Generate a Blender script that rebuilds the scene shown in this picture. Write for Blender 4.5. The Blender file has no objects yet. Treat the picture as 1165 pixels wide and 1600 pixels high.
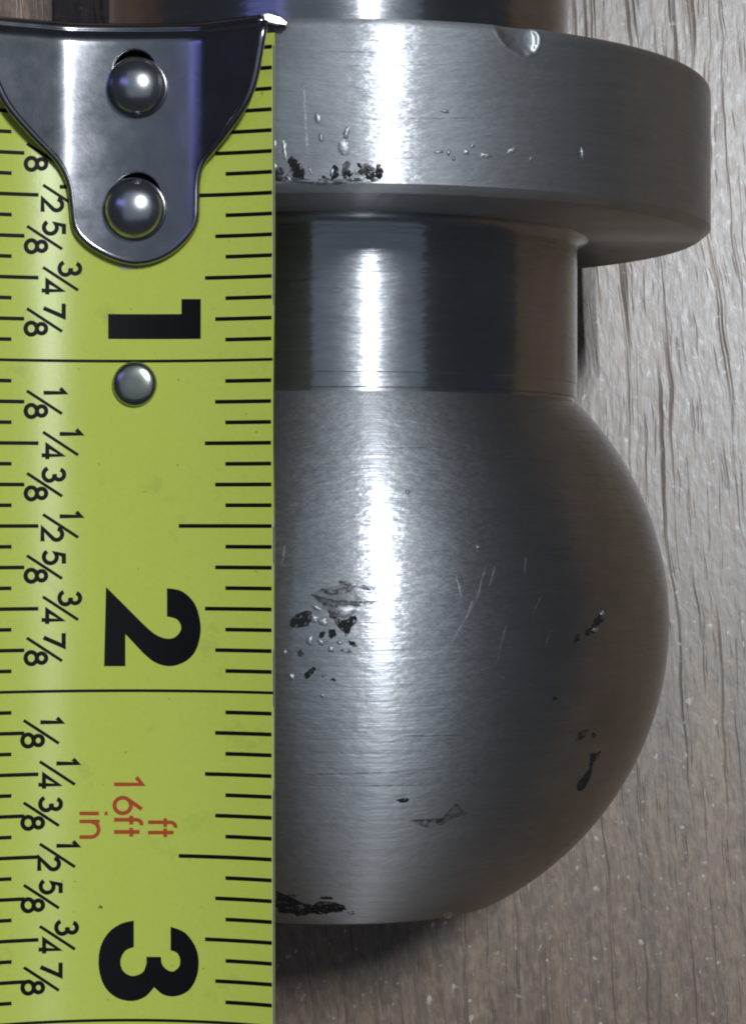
import bpy, bmesh, math, random
from mathutils import Vector, Matrix, noise
from mathutils.geometry import tessellate_polygon

random.seed(7)
MM = 0.001
scene = bpy.context.scene
COL = scene.collection

# ------------------------------------------------------------------ camera
TILT = math.radians(6.09)                 # flange and ball both rest on the floor
AXH = 31.2 * MM                           # height of the axis origin over the floor
RIG = Matrix.Translation((0, 0, AXH)) @ Matrix.Rotation(TILT, 4, 'X')
D, F = 210.0, 3600.0                      # mm to the axis, focal length in photo pixels
AXX = -3.1                                # mm, turning axis left of the optical axis
cam_d = bpy.data.cameras.new("camera")
cam_d.sensor_fit = 'VERTICAL'
cam_d.sensor_height = 24.0
cam_d.lens = 24.0 * F / 1600.0
cam_d.clip_start = 0.005
cam_d.clip_end = 50
cam = bpy.data.objects.new("camera", cam_d)
COL.objects.link(cam)
cam.matrix_world = RIG @ Matrix.Translation((0, 0, D * MM))
scene.camera = cam

# ------------------------------------------------------------------ light
w = bpy.data.worlds.new("World")
scene.world = w
w.use_nodes = True
bg = w.node_tree.nodes["Background"]
bg.inputs[0].default_value = (0.66, 0.80, 1.0, 1)
bg.inputs[1].default_value = 0.044

def area_lamp(name, loc, target, sx, sy, watts, colour):
    l = bpy.data.lights.new(name, 'AREA')
    l.shape = 'RECTANGLE'
    l.size, l.size_y = sx, sy
    l.energy = watts
    l.color = colour
    o = bpy.data.objects.new(name, l)
    COL.objects.link(o)
    o.location = loc
    d = Vector(target) - Vector(loc)
    if abs(d.x) + abs(d.y) > 1e-6:
        o.rotation_euler = d.to_track_quat('-Z', 'Y').to_euler()
    return o

# two parallel tubes of one ceiling fitting
area_lamp("ceiling_tube", (0.415, 0.385, 1.45), (0.415, 0.385, 0), 0.013, 0.28, 7.4, (0.86, 0.93, 1.0))
area_lamp("ceiling_tube", (0.340, 0.385, 1.45), (0.340, 0.385, 0), 0.013, 0.28, 7.4, (0.86, 0.93, 1.0))
area_lamp("blue_screen", (-0.62, 0.25, 0.95), (0, 0, 0), 0.22, 0.42, 0.35, (0.30, 0.32, 1.0))
area_lamp("ceiling_glow", (0.4, 0.3, 2.6), (0.4, 0.3, 0), 3.6, 3.6, 8.0, (0.66, 0.81, 1.0))

scene.cycles.filter_width = 2.0
vs = scene.view_settings
scene.display_settings.display_device = 'sRGB'
vs.view_transform = 'Standard'
vs.look = 'None'
vs.exposure = 0.12
vs.gamma = 1.0
vs.use_curve_mapping = False

# ------------------------------------------------------------------ helpers
def link(name, me, mat, parent=None, smooth=None):
    o = bpy.data.objects.new(name, me)
    COL.objects.link(o)
    if mat:
        me.materials.append(mat)
    if parent:
        o.parent = parent
    if smooth is not None:
        for p in me.polygons:
            p.use_smooth = True
        me.set_sharp_from_angle(angle=math.radians(smooth))
    return o

def mesh_bm(name, bm):
    me = bpy.data.meshes.new(name)
    bm.normal_update()
    bm.to_mesh(me)
    bm.free()
    return me

def thing(name, label, cat, group=None):
    o = bpy.data.objects.new(name, None)
    o.empty_display_size = 0.01
    COL.objects.link(o)
    o.matrix_world = RIG
    o['label'] = label
    o['category'] = cat
    if group:
        o['group'] = group
    return o

class NT:
    """tiny node helper"""
    def __init__(self, name):
        self.m = bpy.data.materials.new(name)
        self.m.use_nodes = True
        self.t = self.m.node_tree
        self.b = self.t.nodes["Principled BSDF"]
    def n(self, kind, **kw):
        nd = self.t.nodes.new(kind)
        for k, v in kw.items():
            setattr(nd, k, v)
        return nd
    def l(self, a, b):
        self.t.links.new(a, b)
    def math(self, op, a, b=None, c=None):
        nd = self.n('ShaderNodeMath', operation=op)
        for i, v in enumerate((a, b, c)):
            if v is None:
                continue
            if isinstance(v, (int, float)):
                nd.inputs[i].default_value = v
            else:
                self.l(v, nd.inputs[i])
        return nd.outputs[0]
    def noise(self, vec, scale=1.0, detail=3.0, rough=0.55, dist=0.0):
        nd = self.n('ShaderNodeTexNoise')
        self.l(vec, nd.inputs['Vector'])
        nd.inputs['Scale'].default_value = scale
        nd.inputs['Detail'].default_value = detail
        nd.inputs['Roughness'].default_value = rough
        nd.inputs['Distortion'].default_value = dist
        return nd.outputs['Fac']
    def ramp(self, fac, stops, interp='LINEAR'):
        nd = self.n('ShaderNodeValToRGB')
        nd.color_ramp.interpolation = interp
        els = nd.color_ramp.elements
        while len(els) < len(stops):
            els.new(0.5)
        for e, (p, c) in zip(els, stops):
            e.position = p
            e.color = (c, c, c, 1) if isinstance(c, (int, float)) else (*c, 1)
        self.l(fac, nd.inputs[0])
        return nd.outputs[0]
    def mix(self, fac, a, b, blend='MIX'):
        nd = self.n('ShaderNodeMix', data_type='RGBA', blend_type=blend)
        for s, v in ((nd.inputs[0], fac), (nd.inputs[6], a), (nd.inputs[7], b)):
            if isinstance(v, (int, float)):
                s.default_value = v
            elif isinstance(v, tuple):
                s.default_value = (*v, 1)
            else:
                self.l(v, s)
        return nd.outputs[2]
    def vec(self, x, y, z):
        nd = self.n('ShaderNodeCombineXYZ')
        for i, v in enumerate((x, y, z)):
            if isinstance(v, (int, float)):
                nd.inputs[i].default_value = v
            else:
                self.l(v, nd.inputs[i])
        return nd.outputs[0]
    def bump(self, h, strength, dist, normal=None):
        nd = self.n('ShaderNodeBump')
        nd.inputs['Strength'].default_value = strength
        nd.inputs['Distance'].default_value = dist
        self.l(h, nd.inputs['Height'])
        if normal:
            self.l(normal, nd.inputs['Normal'])
        return nd.outputs[0]
    def obj_xyz(self):
        tc = self.n('ShaderNodeTexCoord')
        s = self.n('ShaderNodeSeparateXYZ')
        self.l(tc.outputs['Object'], s.inputs[0])
        return tc.outputs['Object'], s.outputs
    def set(self, **kw):
        for k, v in kw.items():
            s = self.b.inputs[k.replace('_', ' ')]
            if isinstance(v, tuple):
                s.default_value = (*v, 1)
            elif isinstance(v, (int, float)):
                s.default_value = v
            else:
                self.l(v, s)

# ------------------------------------------------------------------ materials
def turned_metal(name, colour, rough, aniso, sharp, mixf, rings, stain, rip):
    """lathe-turned metal: circumferential grooves; a broad satin lobe over a clearer one"""
    k = NT(name)
    ob, xyz = k.obj_xyz()
    ang = k.math('ARCTAN2', xyz[0], xyz[2])
    y = xyz[1]
    fine = k.noise(k.vec(k.math('MULTIPLY', y, 5000), k.math('MULTIPLY', ang, 3.0), 0), 1, 2, 0.5)
    mid = k.noise(k.vec(k.math('MULTIPLY', y, 1500), k.math('MULTIPLY', ang, 5.0), 3), 1, 2, 0.5)
    wide = k.noise(k.vec(k.math('MULTIPLY', y, 420), k.math('MULTIPLY', ang, 2.5), 9), 1, 3, 0.6)
    blot = k.noise(ob, 160, 4, 0.6)
    grit = k.noise(ob, 1700, 3, 0.65)
    h = k.math('ADD', k.math('MULTIPLY', fine, 0.35), k.math('MULTIPLY', mid, 1.0))
    h = k.math('ADD', h, k.math('MULTIPLY', grit, 0.05))
    tang = k.noise(k.vec(k.math('MULTIPLY', y, 3800), k.math('MULTIPLY', ang, 26.0), 17), 1, 2, 0.5)
    h = k.math('ADD', h, k.math('MULTIPLY', tang, rip))
    h = k.math('ADD', h, k.math('MULTIPLY', wide, 0.9))
    streak = k.math('ADD', k.math('MULTIPLY', mid, 0.6), k.math('MULTIPLY', fine, 0.4))
    c1 = k.ramp(streak, [(0.30, tuple(c * 0.91 for c in colour)), (0.70, tuple(min(1, c * 1.05) for c in colour))])
    c2 = k.mix(k.ramp(blot, [(0.42, 0.0), (0.72, stain)]), c1, tuple(c * f for c, f in zip(colour, (0.66, 0.63, 0.61))))
    nrm = k.bump(h, rings, 0.0001)
    tg = k.n('ShaderNodeTangent', direction_type='RADIAL', axis='Y')
    b2 = k.n('ShaderNodeBsdfPrincipled')
    bl = k.math('MULTIPLY', k.math('SUBTRACT', blot, 0.5), 0.5 * sharp)
    for b, rr, an in ((k.b, rough, aniso), (b2, sharp, 0.98)):
        k.l(c2, b.inputs['Base Color'])
        b.inputs['Metallic'].default_value = 1.0
        k.l(k.math('ADD', bl, rr), b.inputs['Roughness'])
        b.inputs['Anisotropic'].default_value = an
        b.inputs['Anisotropic Rotation'].default_value = 0.25
        k.l(tg.outputs[0], b.inputs['Tangent'])
        k.l(nrm, b.inputs['Normal'])
    mx = k.n('ShaderNodeMixShader')
    mx.inputs[0].default_value = mixf
    k.l(k.b.outputs[0], mx.inputs[1])
    k.l(b2.outputs[0], mx.inputs[2])
    k.l(mx.outputs[0], k.t.nodes["Material Output"].inputs[0])
    return k.m

M_FLANGE = turned_metal("turned_flange_metal", (0.47, 0.475, 0.485), 0.64, 0.50, 0.36, 0.40, 0.40, 0.40, 0.80)
M_NECK = turned_metal("turned_neck_metal", (0.47, 0.475, 0.485), 0.42, 0.90, 0.20, 0.55, 0.50, 0.5, 0.10)
M_BALL = turned_metal("turned_ball_metal", (0.47, 0.475, 0.485), 0.58, 0.80, 0.30, 0.38, 0.75, 0.40, 0.42)

def chrome(name, colour, rough):
    k = NT(name)
    ob, xyz = k.obj_xyz()
    s = k.noise(ob, 500, 4, 0.6)
    f = k.noise(ob, 3500, 2, 0.6)
    k.set(Base_Color=k.mix(s, tuple(c * 0.85 for c in colour), colour), Metallic=1.0,
          Roughness=k.math('ADD', k.math('MULTIPLY', k.math('SUBTRACT', s, 0.5), 0.15), rough),
          Normal=k.bump(k.math('ADD', s, k.math('MULTIPLY', f, 0.2)), 0.12, 0.00006))
    return k.m

M_HOOK = chrome("plated_steel", (0.33, 0.325, 0.34), 0.20)
M_FLATRIVET = chrome("dull_rivet_steel", (0.42, 0.43, 0.37), 0.22)
M_RIVET = chrome("rivet_steel", (0.55, 0.54, 0.55), 0.24)

def simple(name, colour, rough, metallic=0.0, nscale=900, amt=0.25, bump=0.05, spec=0.5):
    k = NT(name)
    ob, xyz = k.obj_xyz()
    s = k.noise(ob, nscale, 4, 0.6)
    k.set(Base_Color=k.mix(s, tuple(c * (1 - amt) for c in colour), tuple(min(1, c * (1 + amt)) for c in colour)),
          Roughness=rough, Metallic=metallic, Normal=k.bump(s, bump, 0.0001))
    k.b.inputs['Specular IOR Level'].default_value = spec
    return k.m

M_INK_AND_SHADE = simple("black_print_and_shade", (0.005, 0.005, 0.006), 0.5, amt=0.2, bump=0.02, spec=0.12)  # print ink, also the painted shade in the hook slots and along the blade edge
M_RED = simple("red_print", (0.46, 0.075, 0.022), 0.5, amt=0.15, bump=0.02, spec=0.2)
def mottled(name, colour, rough, metallic, lo, hi, amax, sc):
    k = NT(name)
    ob, xyz = k.obj_xyz()
    s1 = k.noise(ob, sc, 4, 0.7)
    k.set(Base_Color=k.mix(s1, tuple(c * 0.6 for c in colour), colour), Roughness=rough, Metallic=metallic,
          Alpha=k.ramp(s1, [(lo, 0.0), (hi, amax)]), Normal=k.bump(s1, 0.3, 0.00008))
    return k.m
M_PIT = mottled("dark_pit", (0.010, 0.0085, 0.0075), 0.85, 0.0, 0.35, 0.47, 0.93, 2600)
M_SMEAR = mottled("grey_scuff", (0.06, 0.056, 0.053), 0.55, 0.6, 0.36, 0.60, 0.92, 1500)
M_FAINT = mottled("faint_scuff", (0.12, 0.115, 0.11), 0.5, 0.8, 0.36, 0.68, 0.55, 1800)
M_SCRATCH = mottled("bright_scratch", (0.66, 0.68, 0.70), 0.45, 1.0, 0.32, 0.66, 0.45, 2200)
M_BURR = mottled("bright_burr", (0.62, 0.63, 0.63), 0.5, 0.9, 0.28, 0.50, 0.9, 2600)
M_EDGE = simple("bare_blade_edge", (0.55, 0.58, 0.46), 0.5, amt=0.15)
M_GLUE = simple("dried_film", (0.42, 0.44, 0.30), 0.35, amt=0.3)

def blade_mat():
    k = NT("yellow_blade_lacquer")
    ob, xyz = k.obj_xyz()
    a = k.noise(ob, 90, 3, 0.5)
    b = k.noise(ob, 2600, 3, 0.7)
    c = k.mix(a, (0.57, 0.635, 0.092), (0.605, 0.675, 0.105))
    c = k.mix(k.ramp(b, [(0.3, 0.0), (0.8, 0.22)]), c, (0.42, 0.47, 0.075))
    sm = k.noise(ob, 220, 5, 0.7)
    c = k.mix(k.ramp(sm, [(0.60, 0.0), (0.72, 0.30)]), c, (0.27, 0.30, 0.09))
    sp2 = k.noise(ob, 1500, 1, 0.5)
    c = k.mix(k.ramp(sp2, [(0.765, 0.0), (0.80, 0.5)]), c, (0.16, 0.17, 0.06))
    k.set(Base_Color=c, Roughness=k.math('ADD', 0.22, k.math('MULTIPLY', a, 0.1)),
          Normal=k.bump(b, 0.05, 0.00006), Anisotropic=0.9, Anisotropic_Rotation=0.25)
    tg = k.n('ShaderNodeTangent', direction_type='RADIAL', axis='Y')
    k.l(tg.outputs[0], k.b.inputs['Tangent'])
    k.b.inputs['Specular IOR Level'].default_value = 0.36
    return k.m
M_BLADE = blade_mat()

def wood_mat():
    k = NT("grey_brown_laminate")
    tc = k.n('ShaderNodeTexCoord')
    mp = k.n('ShaderNodeMapping')
    mp.inputs['Rotation'].default_value = (0, 0, math.radians(-3.6))
    k.l(tc.outputs['Object'], mp.inputs[0])
    sp = k.n('ShaderNodeSeparateXYZ')
    k.l(mp.outputs[0], sp.inputs[0])
    x, y = sp.outputs[0], sp.outputs[1]
    # wandering of the grain
    wob = k.noise(k.vec(k.math('MULTIPLY', x, 60), k.math('MULTIPLY', y, 45), 0), 1, 3, 0.5)
    xw = k.math('ADD', x, k.math('MULTIPLY', k.math('SUBTRACT', wob, 0.5), 0.0035))
    def st(fx, fy, z, det=3, ro=0.6):
        return k.noise(k.vec(k.math('MULTIPLY', xw, fx), k.math('MULTIPLY', y, fy), z), 1, det, ro)
    broad = st(90, 9, 1)
    band = st(330, 22, 2)
    fine = st(1100, 70, 3, 4)
    pores = st(1250, 26, 5, 3, 0.55)
    poren = k.ramp(pores, [(0.595, 0.0), (0.68, 1.0)])
    pores2 = st(2300, 130, 8, 2, 0.5)
    pore2n = k.ramp(pores2, [(0.61, 0.0), (0.70, 1.0)])
    cell = k.noise(k.vec(k.math('MULTIPLY', xw, 1000), k.math('MULTIPLY', y, 420), 6), 1, 2, 0.5, 0.3)
    c = k.ramp(broad, [(0.30, (0.155, 0.086, 0.042)), (0.52, (0.240, 0.145, 0.077)), (0.75, (0.300, 0.190, 0.108))])
    c = k.mix(k.ramp(band, [(0.38, 0.0), (0.62, 0.8)]), c, (0.125, 0.075, 0.045))
    c = k.mix(k.ramp(fine, [(0.35, 0.0), (0.8, 0.55)]), c, (0.28, 0.20, 0.13))
    c = k.mix(k.math('MULTIPLY', poren, 0.55), c, (0.040, 0.026, 0.020))
    c = k.mix(k.math('MULTIPLY', pore2n, 0.6), c, (0.065, 0.046, 0.037))
    blob = k.noise(k.vec(k.math('MULTIPLY', xw, 1500), k.math('MULTIPLY', y, 650), 12), 1, 3, 0.6, 0.4)
    c = k.mix(k.ramp(blob, [(0.35, 0.45), (0.55, 0.0)]), c, (0.070, 0.046, 0.032))
    c = k.mix(k.ramp(blob, [(0.56, 0.0), (0.75, 0.6)]), c, (0.35, 0.25, 0.165))
    glintn = k.noise(k.vec(k.math('MULTIPLY', xw, 1150), k.math('MULTIPLY', y, 900), 21), 1, 1, 0.5)  # glints of the glossy floor, painted into the colour as pale specks
    c = k.mix(k.ramp(glintn, [(0.68, 0.0), (0.75, 0.8)]), c, (0.52, 0.46, 0.38))
    h = k.math('ADD', k.math('MULTIPLY', fine, 0.35), k.math('MULTIPLY', cell, 0.55))
    h = k.math('SUBTRACT', h, k.math('MULTIPLY', poren, 0.55))
    h = k.math('SUBTRACT', h, k.math('MULTIPLY', pore2n, 0.3))
    k.set(Base_Color=c, Roughness=k.math('ADD', 0.28, k.math('ADD', k.math('MULTIPLY', poren, 0.25), k.math('MULTIPLY', blob, 0.18))),
          Normal=k.bump(h, 0.23, 0.00030))
    k.b.inputs['Specular IOR Level'].default_value = 0.80
    return k.m
M_WOOD = wood_mat()

# ------------------------------------------------------------------ floor
bm = bmesh.new()
vsq = [bm.verts.new((sx * 3.0, sy * 3.0, 0)) for sx, sy in ((-1, -1), (1, -1), (1, 1), (-1, 1))]
bm.faces.new(vsq)
fl = link("floor", mesh_bm("floor", bm), M_WOOD)
fl['kind'] = 'structure'
fl['label'] = 'grey brown wood grain laminate floor'

# ------------------------------------------------------------------ hitch ball
# rig frame: x right, y up the picture, z to the camera (all mm); v = -y
R_FL, R_NK, R_SH, R_BL = 33.5, 21.6, 20.8, 29.82
V_T, V_B, V_J, V_C, V_E = -38.0, -24.5, -10.0, 9.89, 35.08

def lathe(name, prof, mat, parent, segs=288, smooth=28):
    bm = bmesh.new()
    rings = []
    for r, v in prof:
        if r < 1e-6:
            rings.append([bm.verts.new((0, -v * MM, 0))])
        else:
            rings.append([bm.verts.new((r * MM * math.sin(2 * math.pi * i / segs), -v * MM,
                                        r * MM * math.cos(2 * math.pi * i / segs))) for i in range(segs)])
    for a, b in zip(rings[:-1], rings[1:]):
        for i in range(segs):
            j = (i + 1) % segs
            if len(a) == 1:
                bm.faces.new((a[0], b[i], b[j]))
            elif len(b) == 1:
                bm.faces.new((a[i], b[0], a[j]))
            else:
                bm.faces.new((a[i], b[i], b[j], a[j]))
    bmesh.ops.recalc_face_normals(bm, faces=bm.faces)
    o = link(name, mesh_bm(name, bm), mat, parent, smooth)
    o.location = (AXX * MM, 0, 0)
    return o

def arc(cr, cv, rad, a0, a1, n):
    return [(cr + rad * math.cos(math.radians(a0 + (a1 - a0) * i / n)),
             cv + rad * math.sin(math.radians(a0 + (a1 - a0) * i / n))) for i in range(n + 1)]

hitch = thing("hitch_ball", "big chipped metal ball on a thick neck and round flange, lying on the floor", "hitch ball")
# shank above the flange
lathe("shank", [(0, -98), (R_SH - 1.5, -98), (R_SH, -96.5), (R_SH, V_T - 1.2), (R_SH - 0.35, V_T - 1.0), (R_SH - 0.35, V_T + 0.6), (0, V_T + 0.6)], M_NECK, hitch)
# flange
fp = [(0, V_T), (R_FL - 2.0, V_T), (R_FL - 1.0, V_T)] + arc(R_FL - 0.9, V_T + 0.9, 0.9, -90, 0, 8)
fp += [(R_FL, V_T + 0.9 + 0.12 * i) for i in range(1, 22)] + [(R_FL, V_T + 5), (R_FL, V_T + 9)]
fp += [(R_FL, V_B - 0.72), (R_FL - 0.05, V_B - 0.66), (R_FL - 0.75, V_B - 0.12), (R_FL - 0.95, V_B - 0.02), (R_FL - 1.3, V_B), (0, V_B)]
FLANGE = lathe("flange", fp, M_FLANGE, hitch, 1152)
NA, NV = 0.452, V_T + 0.55
for v in FLANGE.data.vertices:
    rr = math.hypot(v.co.x, v.co.z) / MM
    if rr < R_FL - 2.2:
        continue
    dx = (math.atan2(v.co.x, v.co.z) - NA) * R_FL
    dv = -v.co.y / MM - NV
    q = (dx - 0.25 * dv) / (1.5 if dx > 0 else 2.0)
    d2 = q * q + (dv / 1.65) ** 2 + 0.10 * noise.noise((dx * 2, dv * 2, 3))
    if d2 < 1:
        f = 1 - 0.42 * math.sqrt(1 - d2) / R_FL * 1.0
        v.co.x *= f
        v.co.z *= f
    elif d2 < 1.35:
        f = 1 + 0.05 * (1.35 - d2) / 0.35 / R_FL
        v.co.x *= f
        v.co.z *= f

# neck with a fillet under the flange and a fine groove at the ball
np_ = [(0, V_B - 0.5), (R_NK + 1.0, V_B - 0.5)] + [(R_NK + 1.0 - 1.0 * math.sin(t * math.pi / 12), V_B + 1.0 - 1.0 * math.cos(t * math.pi / 12)) for t in range(0, 7)]
np_ += [(R_NK, V_J - 1.55), (R_NK - 0.06, V_J - 1.45), (R_NK - 0.06, V_J - 0.3), (R_NK - 0.3, V_J - 0.25), (R_NK - 0.3, V_J + 0.5), (0, V_J + 0.5)]
lathe("neck", np_, M_NECK, hitch)
# ball, slightly flattened and cut off flat at the end
def ball_r(s):
    return R_BL * (1 - (0.042 if s < 0 else 0.037) * s * s)
bp = [(0, V_J + 0.1), (21.2, V_J)]
for i in range(181):
    t = -1.0 + 2.2 * i / 180
    rr, vv = ball_r(math.sin(t)) * math.cos(t), V_C + ball_r(math.sin(t)) * math.sin(t)
    if V_J + 0.12 < vv < V_E - 0.12:
        bp.append((rr, vv))
bp += [(14.25, V_E - 0.02), (14.0, V_E), (0, V_E)]
lathe("ball", bp, M_BALL, hitch)

# ---- marks on the turned surfaces: traced where they lie, set on the real surface
def ray(px, py):
    return Vector(((px - 582) / F, -(py - 800) / F, -1.0))
def hit_cyl(px, py, R):
    d = ray(px, py); o = Vector((-AXX, 0, D))
    a = d.x ** 2 + d.z ** 2; b = 2 * (o.x * d.x + o.z * d.z); c = o.x ** 2 + o.z ** 2 - R * R
    t = (-b - math.sqrt(max(0, b * b - 4 * a * c))) / (2 * a)
    p = o + d * t
    return p, Vector((p.x, 0, p.z)).normalized()
def hit_ball(px, py):
    d = ray(px, py).normalized(); o = Vector((-AXX, V_C, D))
    t = D - R_BL
    for _ in range(60):
        p = o + d * t
        L = p.length
        t += (L - ball_r(-p.y / L)) * 0.9
    p = o + d * t
    n = p.normalized()
    return p - Vector((0, V_C, 0)), n
HF = lambda x, y: hit_cyl(x, y, R_FL)
HN = lambda x, y: hit_cyl(x, y, R_NK)
HB = lambda x, y: hit_ball(x, y)
BALL = [c for c in hitch.children if c.name == 'ball'][0]


def smooth_poly(pts, n=4, rough=0.0):
    out = []
    N = len(pts)
    for i in range(N):
        p0, p1, p2, p3 = (Vector(pts[(i + q) % N]) for q in (-1, 0, 1, 2))
        for s in range(n):
            t = s / n
            q = 0.5 * ((2 * p1) + (p2 - p0) * t + (2 * p0 - 5 * p1 + 4 * p2 - p3) * t * t + (3 * p1 - p0 - 3 * p2 + p3) * t ** 3)
            if rough:
                q = q + Vector((random.uniform(-rough, rough), random.uniform(-rough, rough)))
            out.append((q.x, q.y))
    return out

def patch(name, hit, pts, mat, parent, lift=0.0, rim=0.012, rough=1.3):
    """raised or flat irregular fleck following the surface; rim lies just on the surface"""
    pts = smooth_poly(pts, 4, rough)
    cx = sum(p[0] for p in pts) / len(pts); cy = sum(p[1] for p in pts) / len(pts)
    bm = bmesh.new()
    def ring(f, h):
        vsx = []
        for x, y in pts:
            p, n = hit(cx + (x - cx) * f, cy + (y - cy) * f)
            vsx.append(bm.verts.new((p + n * h) * MM))
        return vsx
    r0 = ring(1.0, -0.006); r1 = ring(0.93, rim); r2 = ring(0.55, rim + lift)
    p, n = hit(cx, cy)
    c = bm.verts.new((p + n * (rim + lift * 1.25)) * MM)
    N = len(pts)
    for i in range(N):
        j = (i + 1) % N
        bm.faces.new((r0[i], r0[j], r1[j], r1[i]))
        bm.faces.new((r1[i], r1[j], r2[j], r2[i]))
        bm.faces.new((r2[i], r2[j], c))
    bmesh.ops.recalc_face_normals(bm, faces=bm.faces)
    return link(name, mesh_bm(name, bm), mat, parent, 60)

def fleck(x, y, rx, ry, ang=0, n=7):
    out = []
    ca, sa = math.cos(math.radians(ang)), math.sin(math.radians(ang))
    for i in range(n):
        t = 2 * math.pi * i / n
        k = random.uniform(0.65, 1.25)
        u, v = rx * k * math.cos(t), ry * k * math.sin(t)
        out.append((x + u * ca - v * sa, y + u * sa + v * ca))
    return out

def scratch(hit, pts, wd, mat, parent, name="scratch"):
    bm = bmesh.new()
    L, Rr = [], []
    n = len(pts)
    for i, (x, y) in enumerate(pts):
        a = Vector(pts[max(0, i - 1)]); b = Vector(pts[min(n - 1, i + 1)])
        t = (b - a).normalized(); s = Vector((-t.y, t.x))
        ww = wd * (0.15 if i in (0, n - 1) else random.uniform(0.6, 1.1))
        for lst, q in ((L, 1), (Rr, -1)):
            p, nn = hit(x + s.x * ww * q, y + s.y * ww * q)
            lst.append(bm.verts.new((p + nn * 0.011) * MM))
    for i in range(n - 1):
        bm.faces.new((L[i], L[i + 1], Rr[i + 1], Rr[i]))
    bmesh.ops.recalc_face_normals(bm, faces=bm.faces)
    return link(name, mesh_bm(name, bm), mat, parent)

def line(x0, y0, x1, y1, n=7, bow=0.0):
    out = []
    for i in range(n):
        t = i / (n - 1)
        out.append((x0 + (x1 - x0) * t + bow * math.sin(math.pi * t) + random.uniform(-.8, .8), y0 + (y1 - y0) * t))
    return out

# ball: chipped area on the left
bl = BALL
patch("scuff", HB, [(490, 928), (510, 918), (540, 914), (556, 926), (566, 942), (545, 956), (520, 962), (500, 948)], M_FAINT, bl)
patch("scuff", HB, [(484, 928), (500, 934), (518, 939), (545, 937), (572, 942), (590, 940), (574, 945), (548, 948), (524, 950), (500, 943)], M_SMEAR, bl)
patch("scuff", HB, [(500, 920), (522, 922), (545, 914), (553, 918), (532, 929), (510, 929)], M_SMEAR, bl)
patch("scuff", HB, [(516, 944), (530, 948), (528, 962), (518, 968), (512, 956)], M_SMEAR, bl)
patch("scuff", HB, [(527, 908), (545, 909), (575, 914), (589, 919), (574, 922), (552, 917), (535, 914)], M_SMEAR, bl)
patch("pit", HB, [(456, 964), (484, 954), (486, 968), (477, 979), (455, 981)], M_PIT, bl)
patch("pit", HB, [(519, 962), (533, 968), (548, 964), (556, 960), (557, 972), (548, 983), (541, 997), (535, 988), (524, 975)], M_PIT, bl)
patch("pit", HB, [(513, 984), (522, 983), (525, 991), (517, 999), (513, 992)], M_PIT, bl)
patch("pit", HB, [(498, 990), (507, 986), (506, 993), (499, 997)], M_PIT, bl)
patch("pit", HB, [(543, 1002), (552, 1003), (557, 1010), (548, 1010)], M_PIT, bl)
patch("pit", HB, [(476, 1052), (488, 1043), (493, 1045), (484, 1058), (477, 1060)], M_PIT, bl)
patch("pit", HB, fleck(520, 1062, 5, 3, 30), M_SMEAR, bl)
patch("scuff", HB, fleck(468, 1020, 6, 8, 20), M_SMEAR, bl)
patch("scuff", HB, fleck(540, 1017, 10, 4, 0), M_SMEAR, bl)
patch("burr", HB, [(524, 948), (540, 945), (556, 948), (552, 960), (536, 967), (524, 960)], M_BURR, bl, 0.10)
for x, y, rx, ry in ((492, 966, 8, 7), (505, 972, 7, 9), (484, 1002, 6, 7), (500, 1003, 8, 5), (517, 1015, 5, 5), (444, 1019, 4, 5), (455, 1058, 6, 5),
                     (636, 769, 4, 4), (530, 1004, 6, 4), (494, 950, 10, 4), (745, 855, 3, 3), (505, 1055, 4, 3), (503, 1087, 3, 3)):
    patch("burr", HB, fleck(x, y, rx, ry, random.uniform(0, 90)), M_BURR, bl, 0.07)
# ball: right side chips
for x, y, rx, ry, a in ((901, 998, 5, 7, 20), (921, 987, 9, 5, -30), (934, 970, 10, 6, -40), (926, 980, 5, 5, 0), (866, 1091, 4, 4, 0)):
    patch("pit", HB, fleck(x, y, rx, ry, a), M_PIT, bl)
patch("burr", HB, fleck(940, 959, 4, 4), M_BURR, bl, 0.05)
patch("burr", HB, fleck(929, 984, 5, 3), M_BURR, bl, 0.05)
patch("pit", HB, [(922, 1175), (930, 1177), (938, 1172), (934, 1180), (926, 1192), (922, 1212), (915, 1228), (906, 1237), (899, 1232), (905, 1218), (918, 1205), (921, 1190)], M_PIT, bl, rough=0.5)
patch("scuff", HB, [(899, 1148), (908, 1141), (919, 1138), (917, 1148), (908, 1155), (900, 1160)], M_SMEAR, bl)
patch("scuff", HB, fleck(926, 1150, 4, 6), M_SMEAR, bl)
# broken edge at the flat end
patch("pit", HB, [(430, 1394), (440, 1399), (452, 1408), (468, 1409), (486, 1413), (505, 1408), (520, 1411), (534, 1414), (541, 1420), (532, 1425), (520, 1424), (512, 1430), (492, 1427), (470, 1431), (448, 1428), (430, 1420)], M_PIT, bl, rough=2.4)
for x, y, rx, ry in ((455, 1400, 7, 3), (510, 1403, 9, 3), (548, 1426, 6, 3)):
    patch("scuff", HB, fleck(x, y, rx, ry), M_SMEAR, bl)
patch("burr", HB, [(478, 1422), (500, 1418), (518, 1421), (500, 1426)], M_SMEAR, bl, 0.03)
patch("burr", HB, fleck(699, 1430, 8, 5), M_RIVET, bl, 0.15, rough=0.4)
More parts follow.
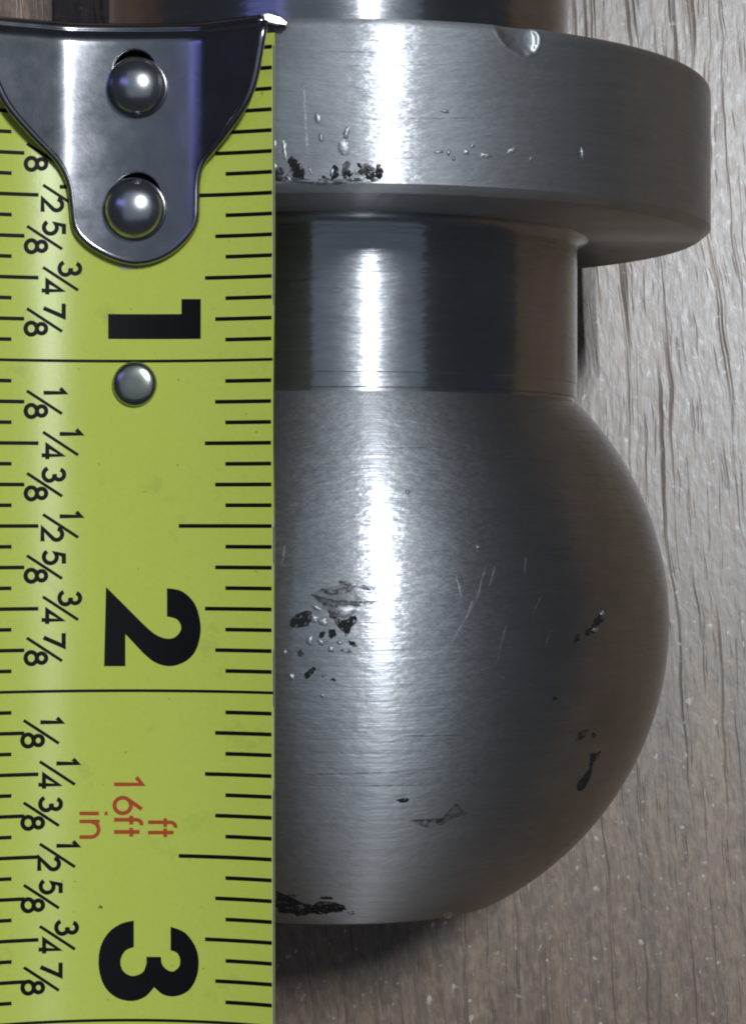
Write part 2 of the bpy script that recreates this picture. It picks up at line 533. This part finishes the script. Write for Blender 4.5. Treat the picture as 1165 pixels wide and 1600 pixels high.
# lower smear
patch("scuff", HB, [(638, 1283), (655, 1283), (680, 1288), (700, 1275), (712, 1255), (720, 1262), (728, 1272), (708, 1279), (690, 1290), (668, 1293)], M_FAINT, bl)
patch("scuff", HB, [(618, 1250), (632, 1247), (640, 1250), (628, 1254)], M_PIT, bl)
for a in ((668, 862, 704, 846 + 14), (650, 942, 735, 951), (520, 941, 640, 938), (610, 700, 690, 699), (560, 820, 620, 818), (690, 980, 740, 984), (480, 1210, 640, 1206), (600, 1150, 720, 1149), (560, 1228, 670, 1226)):
    scratch(HB, line(*a, 9), 1.1, M_FAINT, bl)
for a in ((758, 885, 742, 940), (742, 940, 704, 1006), (774, 880, 764, 915), (738, 935, 730, 960), (820, 870, 818, 900), (790, 975, 774, 1040), (775, 1052, 788, 1062), (712, 900, 720, 935), (845, 930, 830, 960), (860, 985, 850, 1010), (445, 850, 440, 880)):
    scratch(HB, line(*a, 7), 1.5, M_SCRATCH, bl)
# flange: chewed lower edge on the left, nick on the upper edge
fg = FLANGE
for i in range(30):
    x = 430 + 168 * random.random() ** 1.15
    y = 268 + random.uniform(-6, 10) - (14 * random.random() if random.random() < 0.15 else 0)
    k = random.choice((0.5, 0.6, 0.8, 1.0, 1.5))
    patch("pit", HF, fleck(x, y, 5.0 * k, 6.5 * k * random.uniform(0.7, 1.5), random.uniform(-40, 40), 6), random.choice((M_PIT, M_PIT, M_SMEAR)), fg, rim=0.010 + 0.004 * random.random(), rough=1.8)
patch("scuff", HF, [(430, 276), (470, 282), (520, 279), (560, 282), (590, 276), (585, 284), (500, 287), (432, 286)], M_SMEAR, fg, rim=0.008, rough=2)
for i in range(7):
    x = 432 + i * 22 + random.uniform(-8, 8)
    patch("burr", HF, fleck(x, 272 + random.uniform(-12, 9), random.uniform(2, 4), random.uniform(4, 8), random.uniform(-30, 30)), M_BURR, fg, 0.05)
for x, y, rx, ry in ((496, 184, 5, 8), (501, 215, 4, 8), (540, 208, 6, 10), (537, 230, 9, 13), (444, 236, 5, 16), (428, 224, 4, 10), (694, 174, 8, 4),
                     (700, 240, 3, 6), (728, 238, 5, 5), (736, 228, 5, 3), (760, 243, 10, 5), (798, 235, 8, 6), (828, 248, 4, 4), (707, 248, 3, 4), (908, 240, 2, 9), (685, 238, 8, 3)):
    patch("burr", HF, fleck(x, y, rx, ry, random.uniform(-15, 15)), M_BURR, fg, 0.07)
scratch(HF, line(474, 135, 480, 240, 8), 2.0, M_SCRATCH, fg)
scratch(HF, line(560, 160, 565, 168, 4), 1.5, M_SCRATCH, fg)
scratch(HF, line(600, 248, 660, 246, 8), 1.2, M_FAINT, fg)
scratch(HF, line(560, 186, 760, 184, 10), 1.0, M_FAINT, fg)
scratch(HF, line(540, 103, 700, 101, 10), 1.0, M_FAINT, fg)
scratch(HF, line(500, 80, 640, 82, 10), 1.0, M_FAINT, fg)
scratch(HF, [(822, 46), (825, 56), (822, 68), (814, 79), (806, 83)], 1.2, M_SCRATCH, fg)

for n in (BALL, FLANGE):
    for c in n.children:
        c.matrix_parent_inverse = Matrix.Identity(4)

# ------------------------------------------------------------------ tape measure
TX, TW, TDEP, TZ0 = -18.8, 22.5, 2.25, 31.85
TH = 0.16
V0, V1 = -36.6, 175.0
def tz(x):
    u = (x - TX) / (TW / 2)
    return TZ0 + TDEP * u * u
def tnorm(x):
    s = 2 * TDEP * (x - TX) / (TW / 2) ** 2
    return Vector((-s, 0, 1)).normalized()
def tp(px, py, lift=0.0):
    """picture position -> point (x, v) on the blade surface, mm"""
    x = (px - 582) * (D - TZ0) / F
    for _ in range(20):
        x = (px - 582) * (D - tz(x) - lift) / F
    return x, (py - 800) * (D - tz(x) - lift) / F

tape = thing("tape_measure", "yellow tape measure blade with black inch numbers and riveted end hook, over the ball", "tape measure")

bm = bmesh.new()
nx, ny = 40, 60
def T(x, v, h):
    n = tnorm(x)
    # slight waviness of the free edge
    wv = 0.06 * math.exp(-((v + 6) / 5.0) ** 2) * max(0, (x - TX) / (TW / 2)) ** 3 + 0.035 * noise.noise((v * 0.12, 3.0, 0.5)) * ((x - TX) / (TW / 2)) ** 2
    p = Vector((x - wv, -v, tz(x))) + n * h
    return p * MM
top = [[bm.verts.new(T(TX - TW / 2 + TW * i / nx, V0 + (V1 - V0) * j / ny, 0)) for i in range(nx + 1)] for j in range(ny + 1)]
bot = [[bm.verts.new(T(TX - TW / 2 + TW * i / nx, V0 + (V1 - V0) * j / ny, -TH)) for i in range(nx + 1)] for j in range(ny + 1)]
for j in range(ny):
    for i in range(nx):
        bm.faces.new((top[j][i], top[j + 1][i], top[j + 1][i + 1], top[j][i + 1]))
        bm.faces.new((bot[j][i], bot[j][i + 1], bot[j + 1][i + 1], bot[j + 1][i]))
    bm.faces.new((top[j][0], bot[j][0], bot[j + 1][0], top[j + 1][0]))
    bm.faces.new((top[j][nx], top[j + 1][nx], bot[j + 1][nx], bot[j][nx]))
for i in range(nx):
    bm.faces.new((top[0][i], top[0][i + 1], bot[0][i + 1], bot[0][i]))
    bm.faces.new((top[ny][i], bot[ny][i], bot[ny][i + 1], top[ny][i + 1]))
bmesh.ops.recalc_face_normals(bm, faces=bm.faces)
M_UNDER = simple("pale_blade_underside", (0.36, 0.38, 0.26), 0.5, amt=0.12)
for f in bm.faces:
    f.normal_update()
    if f.normal.z < -0.5:
        f.material_index = 1
blade_me = mesh_bm("blade", bm)
blade = link("blade", blade_me, M_BLADE, tape, 40)
blade_me.materials.append(M_UNDER)

def cut_strips(bm, step=0.7):
    xs = [v.co.x for v in bm.verts]
    a, b = min(xs), max(xs)
    x = math.floor(a / step) * step + step
    while x < b:
        bmesh.ops.bisect_plane(bm, geom=bm.verts[:] + bm.edges[:] + bm.faces[:], plane_co=(x, 0, 0), plane_no=(1, 0, 0), dist=1e-6)
        x += step

def prnt(name, polys, mat, h=0.014):
    """flat print: polygons in blade coordinates (x, v) mm laid on the blade"""
    bm = bmesh.new()
    for k, poly in enumerate(polys):
        b2 = bmesh.new()
        for pl in (poly if isinstance(poly[0], list) else [poly]):
            vv = [b2.verts.new((x, v, 0)) for x, v in pl]
            for t in tessellate_polygon([[Vector((x, v, 0)) for x, v in pl]]):
                try:
                    b2.faces.new([vv[q] for q in t])
                except ValueError:
                    pass
        cut_strips(b2)
        base = h + 0.0025 * k
        mp = {}
        for v in b2.verts:
            mp[v] = bm.verts.new(T(v.co.x, v.co.y, base))
        for f in b2.faces:
            fv = [mp[v] for v in f.verts]
            bm.faces.new(fv)
        b2.free()
    for f in bm.faces:
        f.normal_update()
        if f.normal.z < 0:
            f.normal_flip()
    return link(name, mesh_bm(name, bm), mat, blade)

IN0 = 49.5       # picture y of the zero line at mid blade
def rect_px(x0, x1, yc, th):
    """a straight printed line across the blade between two picture x at inch position"""
    a = tp(x0, 800)[0]; b = tp(x1, 800)[0]
    return a, b
def inch_v(i):
    return tp(200, IN0 + 0)[1] + 25.4 * i * 1.003
def bar(xa, xb, v, th):
    return [(xa, v - th / 2), (xb, v - th / 2), (xb, v + th / 2), (xa, v + th / 2)]

XR = TX + TW / 2 - 0.16
XL = TX - TW / 2 + 0.16
def xof(px):
    return tp(px, 800)[0]
for s in range(1, 16 * 4 + 8):
    v = inch_v(s / 16)
    if v > V1 - 2:
        break
    if s % 16 == 0:
        prnt("inch_line", [bar(XL, XR + 0.1, v, 0.225)], M_INK_AND_SHADE)
        continue
    if s % 8 == 0:
        ra, la = 279, 60
    elif s % 4 == 0:
        ra, la = 320, 60
    elif s % 2 == 0:
        ra, la = 336, 38
    else:
        ra, la = 352, 18
    prnt("tick_mark", [bar(xof(ra), XR, v, 0.30)], M_INK_AND_SHADE)
    prnt("tick_mark", [bar(XL, xof(la), v, 0.29)], M_INK_AND_SHADE)
for sx in (1,):
    prnt("edge_line", [[(TX + TW / 2 - 0.15, V0 + 1), (TX + TW / 2 - 0.07, V0 + 1), (TX + TW / 2 - 0.07, V1 - 1), (TX + TW / 2 - 0.15, V1 - 1)]], M_EDGE, 0.010)
    prnt("edge_shade_line", [[(TX + TW / 2 - 0.07, V0 + 1), (TX + TW / 2, V0 + 1), (TX + TW / 2, V1 - 1), (TX + TW / 2 - 0.07, V1 - 1)]], M_INK_AND_SHADE, 0.008)  # contact shade along the blade edge, painted as a thin dark line

def poly_px(pts):
    return [tp(x, y) for x, y in pts]

def ribbon(path, wd):
    """constant-width stroke polygon(s) along a path of (x, v)"""
    n = len(path)
    closed = (Vector(path[0]) - Vector(path[-1])).length < 1e-6
    L, Rr = [], []
    for i in range(n):
        p = Vector(path[i])
        if closed:
            a = Vector(path[(i - 1) % (n - 1)]); b = Vector(path[(i + 1) % (n - 1)])
        else:
            a = Vector(path[max(0, i - 1)]); b = Vector(path[min(n - 1, i + 1)])
        t0 = (p - a); t1 = (b - p)
        if t0.length < 1e-9: t0 = t1
        if t1.length < 1e-9: t1 = t0
        t0.normalize(); t1.normalize()
        m = (t0 + t1).normalized()
        nn = Vector((-m.y, m.x))
        k = 1.0 / max(0.5, nn.dot(Vector((-t0.y, t0.x))))
        L.append(p + nn * wd / 2 * k); Rr.append(p - nn * wd / 2 * k)
    return [[[tuple(q) for q in (L[i], L[i + 1], Rr[i + 1], Rr[i])] for i in range(n - 1)]]

def arcp(cx, cy, rx, ry, a0, a1, n=14):
    return [(cx + rx * math.cos(math.radians(a0 + (a1 - a0) * i / n)), cy + ry * math.sin(math.radians(a0 + (a1 - a0) * i / n))) for i in range(n + 1)]

# monoline glyphs, box 0..1 wide and 0..1.5 high
G = {
    '1': [[(0.12, 1.18), (0.50, 1.5), (0.50, 0.0)]],
    '2': [arcp(0.48, 1.06, 0.40, 0.40, 170, -38, 14) + [(0.06, 0.06), (0.98, 0.06)]],
    '3': [arcp(0.46, 1.10, 0.35, 0.36, 165, -90, 16), arcp(0.46, 0.40, 0.43, 0.41, 95, -165, 18)],
    '4': [[(0.72, 0.0), (0.72, 1.45), (0.02, 0.40), (1.0, 0.40)]],
    '5': [[(0.92, 1.44), (0.34, 1.44), (0.20, 0.84)] + arcp(0.46, 0.48, 0.43, 0.46, 118, -150, 18)],
    '6': [arcp(0.5, 0.46, 0.42, 0.44, 0, 360, 24), [(0.70, 1.48), (0.18, 0.74)]],
    '7': [[(0.04, 1.43), (0.94, 1.43), (0.34, 0.0)]],
    '8': [arcp(0.5, 1.13, 0.34, 0.33, 0, 360, 20), arcp(0.5, 0.40, 0.43, 0.40, 0, 360, 22)],
    'f': [arcp(0.62, 1.16, 0.28, 0.30, 70, 180, 8) + [(0.34, 0.0)], [(0.06, 0.92), (0.66, 0.92)]],
    't': [[(0.34, 1.36), (0.34, 0.0)], [(0.06, 0.92), (0.66, 0.92)]],
    'i': [[(0.2, 0.95), (0.2, 0.0)], [(0.2, 1.22), (0.2, 1.38)]],
    'n': [[(0.12, 0.98), (0.12, 0.0)], [(0.12, 0.55)] + arcp(0.46, 0.56, 0.32, 0.38, 165, 0, 10) + [(0.78, 0.0)]],
}
def glyph(ch, x0, x1, y0, y1, wpx):
    """glyph turned a quarter clockwise: its top points to picture right, it reads downward"""
    out = []
    for st in G[ch]:
        pts = []
        for gx, gy in st:
            pts.append(tp(x0 + (x1 - x0) * gy / 1.5, y0 + (y1 - y0) * gx))
        out += ribbon(pts, wpx * 0.0495)
    return out

FR = {2: ('1', '8'), 4: ('1', '4'), 6: ('3', '8'), 8: ('1', '2'), 10: ('5', '8'), 12: ('3', '4'), 14: ('7', '8')}
for inch in range(0, 4):
    dx = (0, 0, -5, -8)[inch]
    for s, (a, b) in FR.items():
        v = inch_v(inch + s / 16)
        y = 800 + v * F / (D - TZ0)
        if y > 1680 or y < 120:
            continue
        o = (0 if s % 4 else 25) + dx
        wa = 9 if a == '1' else 11.5
        P = glyph(a, 68 + o, 101 + o, y - 15 - wa, y - 15 + wa, 6.5)
        P += glyph(b, 40 + o, 73 + o, y + 13.5 - 11, y + 13.5 + 11, 6.5)
        P += ribbon([tp(42 + o, y - 18), tp(97 + o, y + 18)], 4.7 * 0.0495)
        prnt("fraction", P, M_INK_AND_SHADE)

def spline(pts):
    """closed outline; points marked with a third value are corners"""
    out = []
    N = len(pts)
    for i in range(N):
        A, B = pts[i], pts[(i + 1) % N]
        p1, p2 = Vector(A[:2]), Vector(B[:2])
        p0 = p1 if len(A) > 2 else Vector(pts[i - 1][:2])
        p3 = p2 if len(B) > 2 else Vector(pts[(i + 2) % N][:2])
        if len(A) > 2 and len(B) > 2:
            out.append(tuple(p1)); continue
        for s in range(5):
            t = s / 5
            q = 0.5 * ((2 * p1) + (p2 - p0) * t + (2 * p0 - 5 * p1 + 4 * p2 - p3) * t * t + (3 * p1 - p0 - 3 * p2 + p3) * t ** 3)
            out.append(tuple(q))
    return out
K = 440 / 1165
def zo(pts, oy):
    return [(p[0] * K, oy + p[1] * K) + tuple(p[2:]) for p in pts]
c = 1
ONE = zo([(447, 240, c), (750, 240, c), (750, 178, c), (830, 178, c), (830, 343, c), (447, 343, c)], 400)
TWO = zo([(438, 310, c), (590, 462, c), (640, 505), (690, 524), (728, 514), (749, 480), (732, 445), (690, 432, c), (690, 315, c), (752, 328), (804, 378), (828, 455),
          (826, 520), (804, 582), (760, 622), (700, 638), (640, 622), (590, 582, c), (518, 505, c), (518, 638, c), (430, 638, c)], 800)
THREE = zo([(553, 737, c), (553, 847, c), (518, 862), (498, 902), (508, 944), (545, 966), (588, 952), (604, 918), (605, 887, c), (665, 887, c), (670, 918), (690, 940), (716, 947),
            (741, 925), (743, 893), (730, 870), (705, 860, c), (705, 762, c), (764, 787), (806, 842), (821, 905), (812, 972), (780, 1026), (727, 1050), (676, 1044), (637, 1013, c), (600, 1052), (545, 1070),
            (480, 1055), (430, 1006), (408, 930), (414, 850), (448, 787), (500, 750)], 1160)
for g in (ONE, TWO, THREE):
    prnt("inch_numeral", [poly_px(spline(g))], M_INK_AND_SHADE)

RED = []
y0 = 1217
RED += glyph('1', 178, 222, 1211, 1240, 6.2)
RED += glyph('6', 178, 222, 1244, 1273, 6.2)
RED += glyph('f', 178, 222, 1273, 1296, 6.2)
RED += glyph('t', 178, 222, 1292, 1315, 6.2)
prnt("printed_text", RED, M_RED)
prnt("printed_text", glyph('f', 231, 275, 1277, 1300, 5.8) + glyph('t', 231, 275, 1293, 1316, 5.8), M_RED)
prnt("printed_text", glyph('i', 124, 172, 1268, 1283, 5.8) + glyph('n', 124, 172, 1279, 1316, 5.8), M_RED)
prnt("smudge", [poly_px(smooth_poly(fleck(157, 1419, 4, 4), 3))], M_SMEAR)

# ---- end hook: pressed plate with two slots, riveted to the blade, lip turned down behind the flange
HOOK_H = 0.30      # underside over the blade at mid
def hz(x):
    s = x - (TX + 0.2)
    u = abs(s)
    if u < 4.5:
        return tz(x) + HOOK_H
    z4 = tz(TX + 0.2 + math.copysign(4.5, s)) + HOOK_H
    a = 0.15
    if u < 5.7:                       # rolled shoulder
        t = (u - 4.5) / 1.2
        return z4 + 1.2 * (a * t + (0.44 - a) * t * t / 2)
    return z4 + 1.2 * (a + 0.44) / 2 + (u - 5.7) * (0.44 if s < 0 else 0.56)
def hp(px, py):
    x = (px - 582) * (D - TZ0) / F
    for _ in range(20):
        x = (px - 582) * (D - hz(x) - 0.5) / F
    return x, (py - 800) * (D - hz(x) - 0.5) / F
out_px = [(412, 34, c), (404, 80), (396, 122), (383, 158), (360, 194), (334, 228), (314, 254), (306, 284), (305, 320), (303, 346), (290, 368), (266, 390), (236, 404), (205, 407),
          (172, 398), (138, 378), (119, 354), (114, 318), (109, 286), (92, 252), (52, 210), (12, 162), (-12, 110), (-20, 70), (-24, 34, c)]
outl = [hp(x, y) for x, y in spline(out_px)]
def slot(px, py, r, dy):
    a = [(px + r * math.cos(math.radians(t)), py + dy + r * math.sin(math.radians(t))) for t in range(180, 361, 15)]
    b = [(px + r * math.cos(math.radians(t)), py + r * 0.8 * math.sin(math.radians(t))) for t in range(0, 181, 15)]
    return [hp(x, y) for x, y in a + b]
holes = [slot(210, 118, 36, -8), slot(214, 312, 40, -6)]
b2 = bmesh.new()
loops = [outl] + holes
allv = []
for lp in loops:
    allv += [b2.verts.new((x, v, 0)) for x, v in lp]
for t in tessellate_polygon([[Vector((x, v, 0)) for x, v in lp] for lp in loops]):
    try:
        b2.faces.new([allv[q] for q in t])
    except ValueError:
        pass
cut_strips(b2, 0.35)
# horizontal cuts near the bend
for vv in [V_T - 0.9 + 0.25 * i for i in range(12)]:
    bmesh.ops.bisect_plane(b2, geom=b2.verts[:] + b2.edges[:] + b2.faces[:], plane_co=(0, vv, 0), plane_no=(0, 1, 0), dist=1e-6)
bmesh.ops.remove_doubles(b2, verts=b2.verts[:], dist=1e-5)
v_top = min(v.co.y for v in b2.verts)
for v in b2.verts:
    x, vv = v.co.x, v.co.y
    z = hz(x)
    # pressed rib line on the right wing, soft roll at the bend
    d = vv - v_top
    if d < 1.1:
        z -= 0.55 * (1 - d / 1.1) ** 2
    v.co = Vector((x, -vv, z)) * MM
for f in b2.faces:
    f.normal_update()
    if f.normal.z < 0:
        f.normal_flip()
ext = bmesh.ops.extrude_face_region(b2, geom=b2.faces[:])
for v in [g for g in ext['geom'] if isinstance(g, bmesh.types.BMVert)]:
    v.co.z += 0.62 * MM
bmesh.ops.recalc_face_normals(b2, faces=b2.faces)
# rounded edge running round the plate
def edge_roll(bm, loop, rad, zoff, seg=10):
    path = []
    m = len(loop)
    for i in range(m):
        a, b = Vector(loop[i]), Vector(loop[(i + 1) % m])
        k = max(1, int((b - a).length / 0.3))
        path += [a + (b - a) * q / k for q in range(k)]
    P3 = []
    for q in path:
        d = max(0.0, q.y - v_top)
        z = hz(q.x) - (0.55 * (1 - d / 1.1) ** 2 if d < 1.1 else 0)
        P3.append(Vector((q.x, -q.y, z + zoff)))
    rings = []
    m = len(P3)
    for i in range(m):
        t = (P3[(i + 1) % m] - P3[i - 1]).normalized()
        s1 = t.cross(Vector((0, 0, 1))).normalized()
        s2 = s1.cross(t).normalized()
        rings.append([bm.verts.new((P3[i] + s1 * rad * math.cos(2 * math.pi * j / seg) + s2 * rad * math.sin(2 * math.pi * j / seg)) * MM) for j in range(seg)])
    for i in range(m):
        a, b = rings[i], rings[(i + 1) % m]
        for j in range(seg):
            bm.faces.new((a[j], a[(j + 1) % seg], b[(j + 1) % seg], b[j]))
er = bmesh.new()
edge_roll(er, outl, 0.335, 0.31)
for h_ in holes:
    edge_roll(er, h_, 0.32, 0.31)
bmesh.ops.recalc_face_normals(er, faces=er.faces)
hook = link("hook", mesh_bm("hook", b2), M_HOOK, tape, 50)
link("rolled_edge", mesh_bm("rolled_edge", er), M_HOOK, hook, 80)
# lip, behind the flange face
xl, xr = hp(-24, 34)[0], hp(412, 34)[0] 
bm = bmesh.new()
n = 40
def lipz(x):
    return hz(x) - 0.30
rows = []
for dz, dv in ((0.0, 0.02), (-1.0, -0.5), (-3.0, -0.55), (-7.5, -0.55)):
    rows.append([bm.verts.new(Vector((xl + (xr - xl) * i / n, -(v_top + dv + 0.05), lipz(xl + (xr - xl) * i / n) + dz + 0.3)) * MM) for i in range(n + 1)])
for a, b in zip(rows[:-1], rows[1:]):
    for i in range(n):
        bm.faces.new((a[i], a[i + 1], b[i + 1], b[i]))
bmesh.ops.recalc_face_normals(bm, faces=bm.faces)
lip = link("lip", mesh_bm("lip", bm), M_HOOK, hook, 50)
s2 = lip.modifiers.new("thickness", 'SOLIDIFY')
s2.thickness = 0.7 * MM
s2.offset = 0.0
# bright turned-out ear of the lip resting on the flange rim
ear = bmesh.new()
ep = [(404, 22), (420, 20), (438, 26), (450, 35), (448, 40), (434, 40), (420, 37), (408, 33)]
EZ = 34.35
top_v, low_v = [], []
for x, y in ep:
    q = Vector(((x - 582) * (D - EZ) / F, -(y - 800) * (D - EZ) / F, EZ))
    top_v.append(ear.verts.new((q + Vector((0, 0, 0.15 if x < 450 else -0.2))) * MM))
    low_v.append(ear.verts.new((q + Vector((0, 0.15, -0.8))) * MM))
ear.faces.new(top_v)
ear.faces.new(low_v[::-1])
for i in range(len(ep)):
    j = (i + 1) % len(ep)
    ear.faces.new((top_v[i], low_v[i], low_v[j], top_v[j]))
bmesh.ops.recalc_face_normals(ear, faces=ear.faces)
bmesh.ops.bevel(ear, geom=ear.edges[:], offset=0.12 * MM, segments=2, affect='EDGES')
link("lip_ear", mesh_bm("lip_ear", ear), M_HOOK, hook, 50)

slot_shade_z = 0.05  # black patch under the hook slots: their shade put into colour
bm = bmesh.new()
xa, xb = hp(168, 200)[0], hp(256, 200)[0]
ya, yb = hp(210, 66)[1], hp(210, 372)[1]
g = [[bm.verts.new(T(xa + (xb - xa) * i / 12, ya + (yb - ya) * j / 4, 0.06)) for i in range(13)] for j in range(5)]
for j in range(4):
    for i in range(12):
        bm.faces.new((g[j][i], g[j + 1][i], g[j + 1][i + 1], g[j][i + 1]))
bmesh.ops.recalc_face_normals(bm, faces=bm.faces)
link("slot_shade_patch", mesh_bm("slot_shade_patch", bm), M_INK_AND_SHADE, blade)

def dome(name, px, py, rpx, zb, hgt, mat, parent, flat=0.0):
    x = (px - 582) * (D - zb - hgt * 0.5) / F
    v = (py - 800) * (D - zb - hgt * 0.5) / F
    r = rpx * (D - zb) / F
    bm = bmesh.new()
    seg = 48
    prof = [(r * 0.86, -0.6), (r * 0.90, 0.0), (r, 0.18)]
    for i in range(1, 13):
        t = math.pi / 2 * i / 12
        prof.append((r * math.cos(t) ** (1.0 if not flat else flat), 0.18 + hgt * math.sin(t)))
    rings = []
    for rr, h in prof[:-1]:
        rings.append([bm.verts.new(Vector((x + rr * math.cos(2 * math.pi * i / seg), -v + rr * math.sin(2 * math.pi * i / seg), zb + h)) * MM) for i in range(seg)])
    tip = bm.verts.new(Vector((x, -v, zb + prof[-1][1])) * MM)
    for a, b in zip(rings[:-1], rings[1:]):
        for i in range(seg):
            j = (i + 1) % seg
            bm.faces.new((a[i], a[j], b[j], b[i]))
    for i in range(seg):
        bm.faces.new((rings[-1][i], rings[-1][(i + 1) % seg], tip))
    bmesh.ops.recalc_face_normals(bm, faces=bm.faces)
    return link(name, mesh_bm(name, bm), mat, parent, 50)

xc = (212 - 582) * (D - TZ0) / F
dome("rivet", 212, 134, 47, hz(xc) + 0.72, 1.5, M_RIVET, hook)
dome("rivet", 208, 325, 49, hz(xc) + 0.72, 1.5, M_RIVET, hook)
dome("rivet", 210, 600, 35, tz(xc) + 0.05, 0.50, M_FLATRIVET, blade, 0.6)

for pts in ([(180, 402), (214, 405), (216, 416), (206, 420), (192, 421), (184, 412)], [(224, 404), (250, 402), (247, 412), (236, 410), (228, 414)]):
    prnt("film_scrap", [poly_px(smooth_poly(pts, 3, 0.6))], M_GLUE, 0.03)
